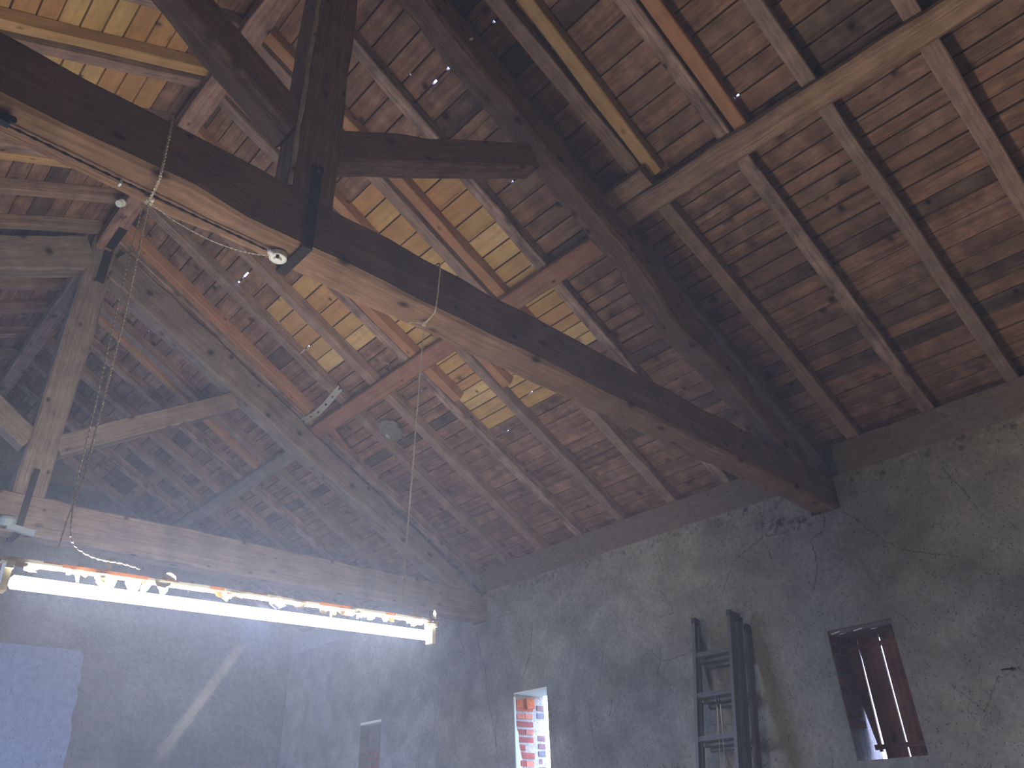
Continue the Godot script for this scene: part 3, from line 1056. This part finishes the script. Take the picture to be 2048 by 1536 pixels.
# ------------------------------------------------------------------ cords, cables, insulators
func wirework() -> void:
	# rope over the tie beam down to the far end of the lamp
	var k := P(1.806, 2.128, -2.44)
	var o := P(1.75, 0.765, -2.44)
	var n := base("hanging_rope", o, "thin twisted rope knotted round the tie beam, holding the bare end of the lamp", "rope")
	var st := mb()
	rope(st, curve([P(1.815, 2.45, -2.42), P(1.812, 2.442, -2.335), P(1.80, 2.30, -2.322), P(1.787, 2.16, -2.322), P(1.793, 2.132, -2.35), k]), 0.0048)
	build(st, "loop", M.cord, n, -o)
	st = mb()
	rope(st, [k, P(1.772, 1.37, -2.44), P(1.749, 0.93, -2.44)], 0.0042)
	rope(st, curve([P(1.749, 0.93, -2.44), P(1.742, 0.88, -2.437), P(1.744, 0.83, -2.44), P(1.75, 0.765, -2.44)]), 0.003)
	rope(st, curve([P(1.749, 0.93, -2.44), P(1.757, 0.87, -2.443), P(1.752, 0.84, -2.44)]), 0.003)
	build(st, "drop", M.cord, n, -o)
	st = mb()
	for i in 4: lathe(st, k + Vector3(0.006 * sin(i * 2.1), 0.006 * cos(i * 1.7), 0.004 * i - 0.006), Vector3(sin(i), cos(i), 0.5), [Vector2(0.004, -0.007), Vector2(0.011, 0), Vector2(0.004, 0.007)], 8)
	rope(st, curve([k, P(1.775, 2.135, -2.46), P(1.735, 2.125, -2.475)]), 0.005)
	build(st, "knot", M.cord, n, -o)
	# rope and supply flex at the other end
	k = P(0.505, 2.128, -2.475)
	o = P(0.53, 0.745, -2.44)
	n = base("hanging_rope", o, "twisted rope running down beside a white flex to the lamp's cable end", "rope")
	st = mb()
	rope(st, curve([P(0.475, 2.462, -2.42), P(0.476, 2.455, -2.335), P(0.48, 2.3, -2.322), P(0.486, 2.16, -2.322), P(0.492, 2.13, -2.35), k]), 0.006)
	build(st, "loop", M.cord, n, -o)
	st = mb()
	rope(st, [k, P(0.527, 1.6, -2.46), P(0.535, 0.97, -2.44), P(0.526, 0.885, -2.44)], 0.0048)
	rope(st, curve([P(0.526, 0.885, -2.44), P(0.521, 0.82, -2.44), P(0.52, 0.75, -2.44)]), 0.003)
	build(st, "drop", M.cord, n, -o)
	st = mb()
	for i in 5: lathe(st, k + Vector3(0.007 * sin(i * 2.1), 0.006 * cos(i * 1.7), 0.004 * i - 0.008), Vector3(sin(i), cos(i), 0.5), [Vector2(0.005, -0.008), Vector2(0.012, 0), Vector2(0.005, 0.008)], 8)
	build(st, "knot", M.cord, n, -o)
	# white supply flex: junction box, sagging run under the tie, then down to the lamp
	st = mb()
	o = P(1.02, 2.13, -2.45)
	var run := curve([o, P(0.93, 2.095, -2.46), P(0.78, 2.075, -2.47), P(0.62, 2.09, -2.475), P(0.53, 2.12, -2.478), P(0.494, 2.125, -2.486), P(0.492, 2.0, -2.486), P(0.50, 1.65, -2.476), P(0.516, 1.2, -2.458), P(0.522, 0.95, -2.45), P(0.535, 0.80, -2.425), P(0.56, 0.752, -2.42), P(0.62, 0.728, -2.415), P(0.69, 0.726, -2.412), P(0.76, 0.722, -2.425)])
	var rel := []
	for p in run: rel.append(p - o)
	cord(st, rel, 0.0034, 6)
	tag(build(st, "flex_cable", M.white_cable, null, o), "thin white flex sagging from the porcelain box down to the lamp", "cable")
	# porcelain junction box under the tie
	o = P(1.035, 2.142, -2.45)
	n = base("junction_box", o, "round white porcelain junction box under the tie beam beside the iron strap", "junction box")
	st = mb()
	lathe(st, Vector3(0, 0.0, 0), Vector3(0, -1, 0), [Vector2(0.0, 0), Vector2(0.036, 0), Vector2(0.037, 0.022), Vector2(0.033, 0.026), Vector2(0.03, 0.022), Vector2(0.018, 0.022), Vector2(0.016, 0.034), Vector2(0.0, 0.036)], 24)
	build(st, "body", M.porcelain, n)
	st = mb()
	lathe(st, Vector3(-0.012, -0.024, 0.022), Vector3(0, -1, 0), [Vector2(0.007, 0), Vector2(0.007, 0.012), Vector2(0, 0.012)], 10)
	build(st, "cable_hole", M.black, n)
	st = mb()
	lathe(st, Vector3(-0.034, -0.012, 0.008), Vector3(-1, -0.25, 0.2), [Vector2(0.013, -0.004), Vector2(0.013, 0.012), Vector2(0.006, 0.02), Vector2(0, 0.02)], 12)
	build(st, "spout", M.porcelain, n)
	# black cable stapled along the underside
	st = mb()
	o = P(-0.02, 2.138, -2.44)
	rel = []
	for p in curve([P(-0.9, 2.135, -2.45), P(-0.3, 2.138, -2.44), P(-0.02, 2.136, -2.436), P(0.3, 2.137, -2.444), P(0.7, 2.136, -2.446), P(1.0, 2.133, -2.445)]): rel.append(p - o)
	cord(st, rel, 0.0062, 6)
	tag(build(st, "supply_cable", M.black, null, o), "black cable fixed along the underside of the nearer tie beam", "cable")
	st = mb()
	o = P(-0.01, 2.14, -2.40)
	boxc(st, Vector3(0, -0.018, 0), Vector3(0.05, 0.036, 0.03))
	lathe(st, Vector3(0.02, -0.02, 0.012), Vector3(0.6, -0.3, 1), [Vector2(0, 0), Vector2(0.012, 0), Vector2(0.012, 0.02), Vector2(0, 0.02)], 10)
	tag(build(st, "cable_clamp", M.black, null, o), "black cable clamp under the nearer tie beam", "clamp")
	st = mb()
	o = P(0.39, 2.143, -2.45)
	boxc(st, Vector3(0, -0.012, 0), Vector3(0.008, 0.024, 0.02))
	tag(build(st, "cable_staple", M.porcelain, null, o), "small white staple holding the black cable", "staple")
	# knob insulator on the ridge, with a strand of wire to the knot
	o = P(0.99, 4.87, -5.83)
	st = mb()
	lathe(st, Vector3.ZERO, Vector3(-0.5, -0.8, 0.3), [Vector2(0, -0.01), Vector2(0.03, -0.01), Vector2(0.036, 0.012), Vector2(0.022, 0.026), Vector2(0.036, 0.042), Vector2(0.03, 0.06), Vector2(0, 0.064)], 14)
	tag(build(st, "knob_insulator", M.porcelain, null, o), "small white knob insulator on the side of the ridge beam", "insulator")
	# porcelain box on the far tie
	o = P(1.0, 2.10, -6.5)
	n = base("junction_box", o, "pale blue-grey porcelain junction box on the truss nearest the gable, at its iron strap", "junction box")
	st = mb()
	lathe(st, Vector3(0, -0.02, 0), Vector3(0, 1, 0.2), [Vector2(0, 0), Vector2(0.055, 0), Vector2(0.06, 0.05), Vector2(0.05, 0.07), Vector2(0.0, 0.07)], 16)
	build(st, "body", M.porcelain_old, n)
	st = mb()
	block(st, Vector3(0.0, -0.05, 0.02), Vector3(0.19, -0.02, 0), Vector3(0, 0.045, 0), Vector3(0, 0, 0.03))
	build(st, "arm", M.porcelain_old, n)

# ------------------------------------------------------------------ window openings
func brickwork(n: Node3D, o: Vector3, x0: float, x1: float, y0: float, y1: float, face_z: float, mats: Array, seed_: int, proud := 0.008) -> void:
	var r := RandomNumberGenerator.new()
	r.seed = seed_
	var y := y1
	var row := 0
	while y - 0.062 > y0:
		var x := x0
		var first := true
		while x < x1 - 0.03:
			var w := 0.25 if (row % 2 == 0) == first and x1 - x > 0.2 else 0.12
			w = minf(w, x1 - x)
			var st := mb()
			var j := r.randf_range(-0.006, 0.006)
			var p := P(x + 0.006, y - 0.062 + r.randf_range(-0.003, 0.003), face_z - 0.06) - o
			block(st, p, Vector3(w - 0.013, r.randf_range(-0.004, 0.004), j * 0.5), Vector3(0, 0.062 - r.randf_range(0.008, 0.014), 0), Vector3(0, 0, 0.06 + proud + j), 2.0, Vector2(r.randf(), r.randf()))
			build(st, "brick", mats[r.randi() % mats.size()], n)
			x += w
			first = false
		y -= 0.0745
		row += 1

func windows() -> void:
	# open window between ladder and far truss: brick jamb, white lintel, bits of white plaster
	var o := P(XW, 0.25, -5.95)
	var n := base("window_1", o, "narrow unglazed window opening with a daylit red brick jamb and white lintel", "", "", "structure")
	var st := mb()
	block(st, P(5.904, 0.25, -6.19) - o, Vector3(0.44, 0, 0), Vector3(0, 1.0, 0), Vector3(0, 0, 0.012), 2.0)
	build(st, "mortar_bed", M.mortar, n)
	brickwork(n, o, 5.925, 6.19, 0.25, 1.13, -6.18, M.brick, 61)
	brickwork(n, o, 6.225, 6.345, 0.25, 1.15, -6.178, M.brick_grey, 67, 0.004)
	st = mb()      # loose tilted brick under the lintel
	block(st, P(6.06, 1.085, -6.2) - o, Vector3(0.11, 0.012, 0), Vector3(-0.008, 0.105, 0), Vector3(0, 0, 0.06), 2.0)
	tag(build(st, "brick", M.brick_orange, n), "bright orange tilted brick under the lintel")
	st = mb()
	block(st, P(5.93, 1.10, -6.2) - o, Vector3(0.09, 0.0, 0), Vector3(0.004, 0.075, 0), Vector3(0, 0, 0.04), 2.0)
	build(st, "brick", M.brick_orange, n)
	st = mb()
	block(st, P(5.902, 1.228, -6.25) - o, Vector3(0.40, 0, 0), Vector3(0, 0.055, 0), Vector3(0, 0, 0.565), 2.0)
	tag(build(st, "lintel", M.lintel, n), "white plastered lintel")
	st = mb()      # white plaster skin that widens downwards over the bricks
	var r := RandomNumberGenerator.new()
	r.seed = 5
	var prev := [P(5.898, 1.2, -6.168) - o, P(5.915, 1.2, -6.168) - o]
	for k in 16:
		var y := 1.2 - 0.95 * (k + 1) / 16.0
		var w := 0.016 + 0.13 * pow((k + 1) / 16.0, 1.6) * r.randf_range(0.8, 1.1)
		if k < 5: w = 0.018 * r.randf_range(0.7, 1.3)
		var cur := [P(5.898, y, -6.168) - o, P(5.898 + w, y, -6.168) - o]
		quad(st, prev[0], prev[1], cur[1], cur[0], Vector3(0, 0, 1))
		quad(st, prev[1], prev[1] - Vector3(0, 0, 0.012), cur[1] - Vector3(0, 0, 0.012), cur[1], Vector3(1, 0, 0))
		quad(st, prev[0], prev[0] - Vector3(0, 0, 0.012), cur[0] - Vector3(0, 0, 0.012), cur[0], Vector3(-1, 0, 0))
		prev = cur
	tag(build(st, "plaster_skin", M.lintel, n), "white plaster left on the jamb")
	# shuttered window beside the ladder
	o = P(XW, 0.336, -2.42)
	n = base("window_2", o, "narrow window opening closed by a dark plank shutter with bright slits", "", "", "structure")
	st = mb()
	block(st, P(5.904, 0.336, -2.672) - o, Vector3(0.44, 0, 0), Vector3(0, 0.914, 0), Vector3(0, 0, 0.012), 2.0)
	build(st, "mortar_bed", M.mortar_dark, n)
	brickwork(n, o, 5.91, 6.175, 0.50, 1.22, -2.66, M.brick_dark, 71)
	var top := 1.215
	var sh := Node3D.new()
	sh.name = "shutter"
	n.add_child(sh)
	for b in [[-2.668, -2.580, -2.668, -2.586, 0.80, 1.215], [-2.668, -2.586, -2.612, -2.592, 0.40, 0.80], [-2.572, -2.410, -2.572, -2.414, 0.345, 1.215], [-2.398, -2.165, -2.402, -2.165, 0.345, 1.215]]:
		st = mb()
		var y0: float = b[4]
		top = b[5]
		var c := [P(6.2, top, b[0]) - o, P(6.2, top, b[1]) - o, P(6.2, y0, b[3]) - o, P(6.2, y0, b[2]) - o]
		var t := Vector3(0.024, 0, 0)
		quad(st, c[0], c[1], c[2], c[3], Vector3(-1, 0, 0), Vector2(0, b[0]), Vector2(0, b[1]), Vector2(0.45, b[1]), Vector2(0.45, b[0]))
		quad(st, c[0] + t, c[1] + t, c[2] + t, c[3] + t, Vector3(1, 0, 0))
		for k in 4: quad(st, c[k], c[(k + 1) % 4], c[(k + 1) % 4] + t, c[k] + t, (c[k] + c[(k + 1) % 4]) / 2 - (c[0] + c[2]) / 2)
		build(st, "plank", M.shutter, sh)
	for y in [1.135, 0.43]:
		st = mb()
		boxc(st, P(6.19, y, -2.40) - o, Vector3(0.022, 0.035, 0.47), 0.5)
		build(st, "ledge", M.shutter, sh)
	st = mb()
	block(st, P(5.93, 1.205, -2.70) - o, Vector3(0.42, 0, 0), Vector3(0, 0.05, 0), Vector3(0, 0, 0.54), 2.0)
	build(st, "lintel", M.brick_grey[0], n)
	st = mb()      # torn pale mortar under the lintel
	for k in [0, 1, 3, 4, 5]:
		block(st, P(5.912 + 0.02 * ((k * 7) % 3), 1.204 - 0.006 * (k % 2), -2.64 + k * 0.058) - o, Vector3(0.018 + 0.008 * (k % 3), 0.004, 0.006), Vector3(0.004, 0.010, 0.004), Vector3(0.008 * (k % 2), 0.008, 0.062), 2.0)
	build(st, "mortar_crumbs", M.lintel, n)
	# walled-up window near the gable
	o = P(XW, 0.34, -8.82)
	n = base("window_3", o, "narrow window opening walled up with grimy bricks under a white lintel", "", "", "structure")
	st = mb()
	block(st, P(6.04, 0.34, -9.05) - o, Vector3(0.3, 0, 0), Vector3(0, 0.895, 0), Vector3(0, 0, 0.46), 2.0)
	build(st, "mortar_bed", M.brick_grey[0], n)
	r.seed = 33
	var row := 0
	var y := 1.15
	while y > 0.36:
		var z := -9.05 + (0.0 if row % 2 == 0 else -0.12)
		while z < -8.6:
			var z0 := maxf(z, -9.045)
			var z1 := minf(z + 0.24, -8.595)
			if z1 - z0 > 0.03:
				st = mb()
				block(st, P(6.028, y - 0.06, z0) - o, Vector3(0.05, 0, 0), Vector3(0, 0.052, 0), Vector3(0, 0, z1 - z0 - 0.012), 2.0, Vector2(r.randf(), r.randf()))
				build(st, "brick", M.brick_grey[1 if y < 0.95 else 0], n)
			z += 0.24
		y -= 0.0745
		row += 1
	st = mb()
	block(st, P(5.895, 1.212, -9.05) - o, Vector3(0.2, 0, 0), Vector3(0, 0.03, 0), Vector3(0, 0, 0.46), 2.0)
	build(st, "lintel", M.lintel, n)

# ------------------------------------------------------------------ ladder
func ladder() -> void:
	var k := 0.2176
	var o := Vector3(4.99, 0, -3.52)
	var n := base("extension_ladder", o, "grey aluminium three-part extension ladder leaning against the plastered wall", "ladder")
	var lean := Vector3(k, 1, 0).normalized()
	var out := Vector3(-1, k, 0).normalized()
	var zl := -3.70
	var zr := -3.33
	var secs := [[5.665, 1.487, 0.0], [5.752, 1.45, 0.012], [5.845, 1.39, 0.03]]
	for s in secs.size():
		var xt: float = secs[s][0]
		var yt: float = secs[s][1]
		for e in 2:
			var z: float = (zl - [0.0, 0.057, 0.122][s] if e == 0 else zr + secs[s][2])
			var topp := P(xt, yt, z) - o
			var L := topp.y / lean.y
			var st := mb()
			# channel: web and two flanges
			var inn := 1.0 if e == 0 else -1.0
			block(st, topp - lean * L - Vector3(0, 0, 0.002 * inn), lean * L, -out * 0.066, Vector3(0, 0, 0.004 * inn))
			block(st, topp - lean * L, lean * L, -out * 0.005, Vector3(0, 0, 0.026 * inn))
			block(st, topp - lean * L - out * 0.061, lean * L, -out * 0.005, Vector3(0, 0, 0.026 * inn))
			build(st, "stile", M.alu, n)
			st = mb()
			block(st, topp - out * -0.003 - lean * 0.035 - Vector3(0, 0, 0.006 * inn), lean * 0.05, -out * 0.072, Vector3(0, 0, 0.036 * inn))
			build(st, "end_cap", M.alu_dark, n)
		var y := 1.19 - 0.03 * s
		while y > -1.45:
			var x := xt - k * (yt - y)
			var st := mb()
			var c := P(x, y, (zl + zr) / 2) - o - out * 0.03
			var L: float = zr - zl + secs[s][2] - 0.01
			block(st, c - Vector3(0, 0, L / 2) - lean * 0.017 + out * 0.016, Vector3(0, 0, L), lean * 0.034, -out * 0.032)
			block(st, c - Vector3(0, 0, L / 2) + lean * 0.006 + out * 0.022, Vector3(0, 0, L), lean * 0.012, -out * 0.044)
			block(st, c - Vector3(0, 0, L / 2) - lean * 0.018 + out * 0.021, Vector3(0, 0, L), lean * 0.010, -out * 0.042)
			build(st, "rung", M.alu, n)
			y -= 0.318
	# guide brackets
	for p in [P(5.655, 1.43, zl - 0.008), P(5.70, 1.44, zr + 0.01), P(5.80, 1.33, zr + 0.03)]:
		var st := mb()
		block(st, p - o - out * 0.02, lean * 0.05, -out * 0.05, Vector3(0, 0, -0.014 if p.z < -3.5 else 0.014))
		build(st, "bracket", M.alu_dark, n)
	# pulley and hauling cord
	var pz := -3.495
	var px := 5.665 - k * (1.487 - 0.80)
	var st := mb()
	block(st, P(px + 0.02, 0.765, pz - 0.013) - o, Vector3(0, 0.085, 0), Vector3(0.02, 0, 0), Vector3(0, 0, 0.004))
	block(st, P(px + 0.02, 0.765, pz + 0.010) - o, Vector3(0, 0.085, 0), Vector3(0.02, 0, 0), Vector3(0, 0, 0.004))
	lathe(st, P(px + 0.03, 0.785, pz - 0.008) - o, Vector3(0, 0, 1), [Vector2(0, 0), Vector2(0.018, 0), Vector2(0.014, 0.008), Vector2(0.018, 0.016), Vector2(0, 0.016)], 12)
	build(st, "pulley", M.alu_dark, n)
	for e in [-0.015, 0.016]:
		st = mb()
		cord(st, [P(px + 0.03, 0.785, pz + e) - o, P(px - 0.18, -0.2, pz + e * 1.6 + 0.02) - o, P(px - 0.38, -1.1, pz + e * 2 + 0.03) - o], 0.004, 6)
		build(st, "hauling_cord", M.cord, n)

# ------------------------------------------------------------------ small things
func oddments() -> void:
	# wasp nest under the boards
	var p := P(4.05, BOARD_Y + SL * (XW - 4.05), -5.93) + Vector3(-0.4472, -0.8944, 0) * 0.004
	var st := mb()
	var dn := Vector3(-0.4472, -0.8944, 0)
	var n := FastNoiseLite.new()
	n.seed = 3
	n.frequency = 1.3
	var rings := []
	var prof := [0.03, 0.085, 0.115, 0.125, 0.118, 0.098, 0.066, 0.028]
	for i in prof.size():
		var ring := []
		for k in 18:
			var t := TAU * k / 18
			var rr: float = prof[i] * (1.0 + 0.45 * n.get_noise_2d(cos(t) * 1.2, sin(t) * 1.2 + i * 0.35))
			ring.append(dn * (0.026 * i) + Vector3(0.8944, -0.4472, 0) * cos(t) * rr * 1.15 + Vector3(0, 0, 1) * sin(t) * rr)
		rings.append(ring)
	for i in prof.size() - 1:
		for k in 18:
			var a: Vector3 = rings[i][k]
			var b: Vector3 = rings[i][(k + 1) % 18]
			var c: Vector3 = rings[i + 1][(k + 1) % 18]
			var d: Vector3 = rings[i + 1][k]
			quad(st, a, b, c, d, (a + c) / 2 - dn * 0.05)
	for k in 18: tri(st, dn * 0.19, rings[-1][k], rings[-1][(k + 1) % 18], dn)
	for k in 18: tri(st, Vector3.ZERO, rings[0][k], rings[0][(k + 1) % 18], -dn)
	var nest := base("wasp_nest", p, "rounded grey papery wasp nest stuck under the roof boards", "wasp nest")
	build(st, "shell", M.nest, nest)
	st = mb()
	lathe(st, dn * 0.158 + Vector3(0.05, 0.0, 0.0), dn, [Vector2(0, 0), Vector2(0.011, 0), Vector2(0.011, 0.012), Vector2(0, 0.012)], 10)
	build(st, "entrance", M.black, nest)
	# perforated metal strip bent up along the reddish purlin
	var pts := [P(3.43, 3.845, -6.80), P(3.44, 3.835, -6.45), P(3.43, 3.85, -6.28), P(3.40, 3.905, -5.95)]
	st = mb()
	var wv := Vector3(-0.05, 0.045, 0)
	var fine := resample(pts, 0.035)
	for i in fine.size() - 1:
		var a: Vector3 = fine[i]
		var b: Vector3 = fine[i + 1]
		for q in [[0.0, 0.36], [0.64, 1.0], [0.36, 0.64]]:
			if q[0] == 0.36 and i % 4 == 2: continue
			block(st, a + wv * q[0] - fine[0], b - a, wv * (q[1] - q[0]), Vector3(0.002, 0.002, 0))
	tag(build(st, "perforated_strip", M.galv, null, fine[0]), "bent pale perforated metal strip lying on the reddish purlin", "metal strip")
	# split piece of board hanging at the same purlin
	st = mb()
	var q0 := P(3.66, RAFT_Y + SL * (XW - 3.66) - 0.01, -6.56)
	timber(st, [Vector3.ZERO, Vector3(0.27, -0.15, -0.03)], [0.12, 0.03], 0.025, Vector3(0, 0, 1), 0.006, 702, 0.004, 0.06)
	tag(build(st, "board_offcut", M.purlin_red, null, q0), "short split board end poking out below the reddish purlin", "board")
	# rusty nail in the long wall
	st = mb()
	lathe(st, Vector3.ZERO, Vector3(-0.6, -0.12, 0.9), [Vector2(0, -0.02), Vector2(0.006, -0.02), Vector2(0.007, 0.075), Vector2(0.011, 0.076), Vector2(0.011, 0.084), Vector2(0, 0.085)], 8)
	tag(build(st, "nail", M.iron, null, P(XW, 0.79, -1.56)), "rusty iron nail sticking out of the plaster beside the shuttered window", "nail")
	# dark tuft reaching into view beside the ladder: a broom of twigs standing on the floor
	o_broom()

func o_broom() -> void:
	var o := Vector3(5.45, 0, -4.04)
	var n := base("twig_broom", o, "dark ragged twig broom standing head up beside the ladder", "broom")
	var st := mb()
	cord(st, [Vector3.ZERO, Vector3(0.17, 1.72, 0)], 0.013, 8)
	build(st, "handle", M.rafter_old[0], n)
	var r := RandomNumberGenerator.new()
	r.seed = 2
	st = mb()
	for i in 40:
		var a := Vector3(0.165, 1.66, 0)
		var d := Vector3(r.randf_range(-0.07, 0.07), r.randf_range(0.25, 0.345), r.randf_range(-0.075, 0.075))
		cord(st, [a, a + d * 0.5 + Vector3(r.randf_range(-0.01, 0.01), 0, r.randf_range(-0.01, 0.01)), a + d], 0.004, 4)
	var hd := build(st, "twigs", M.iron, n)
	tag(hd, "dark bundle of twigs", "", "", "stuff")
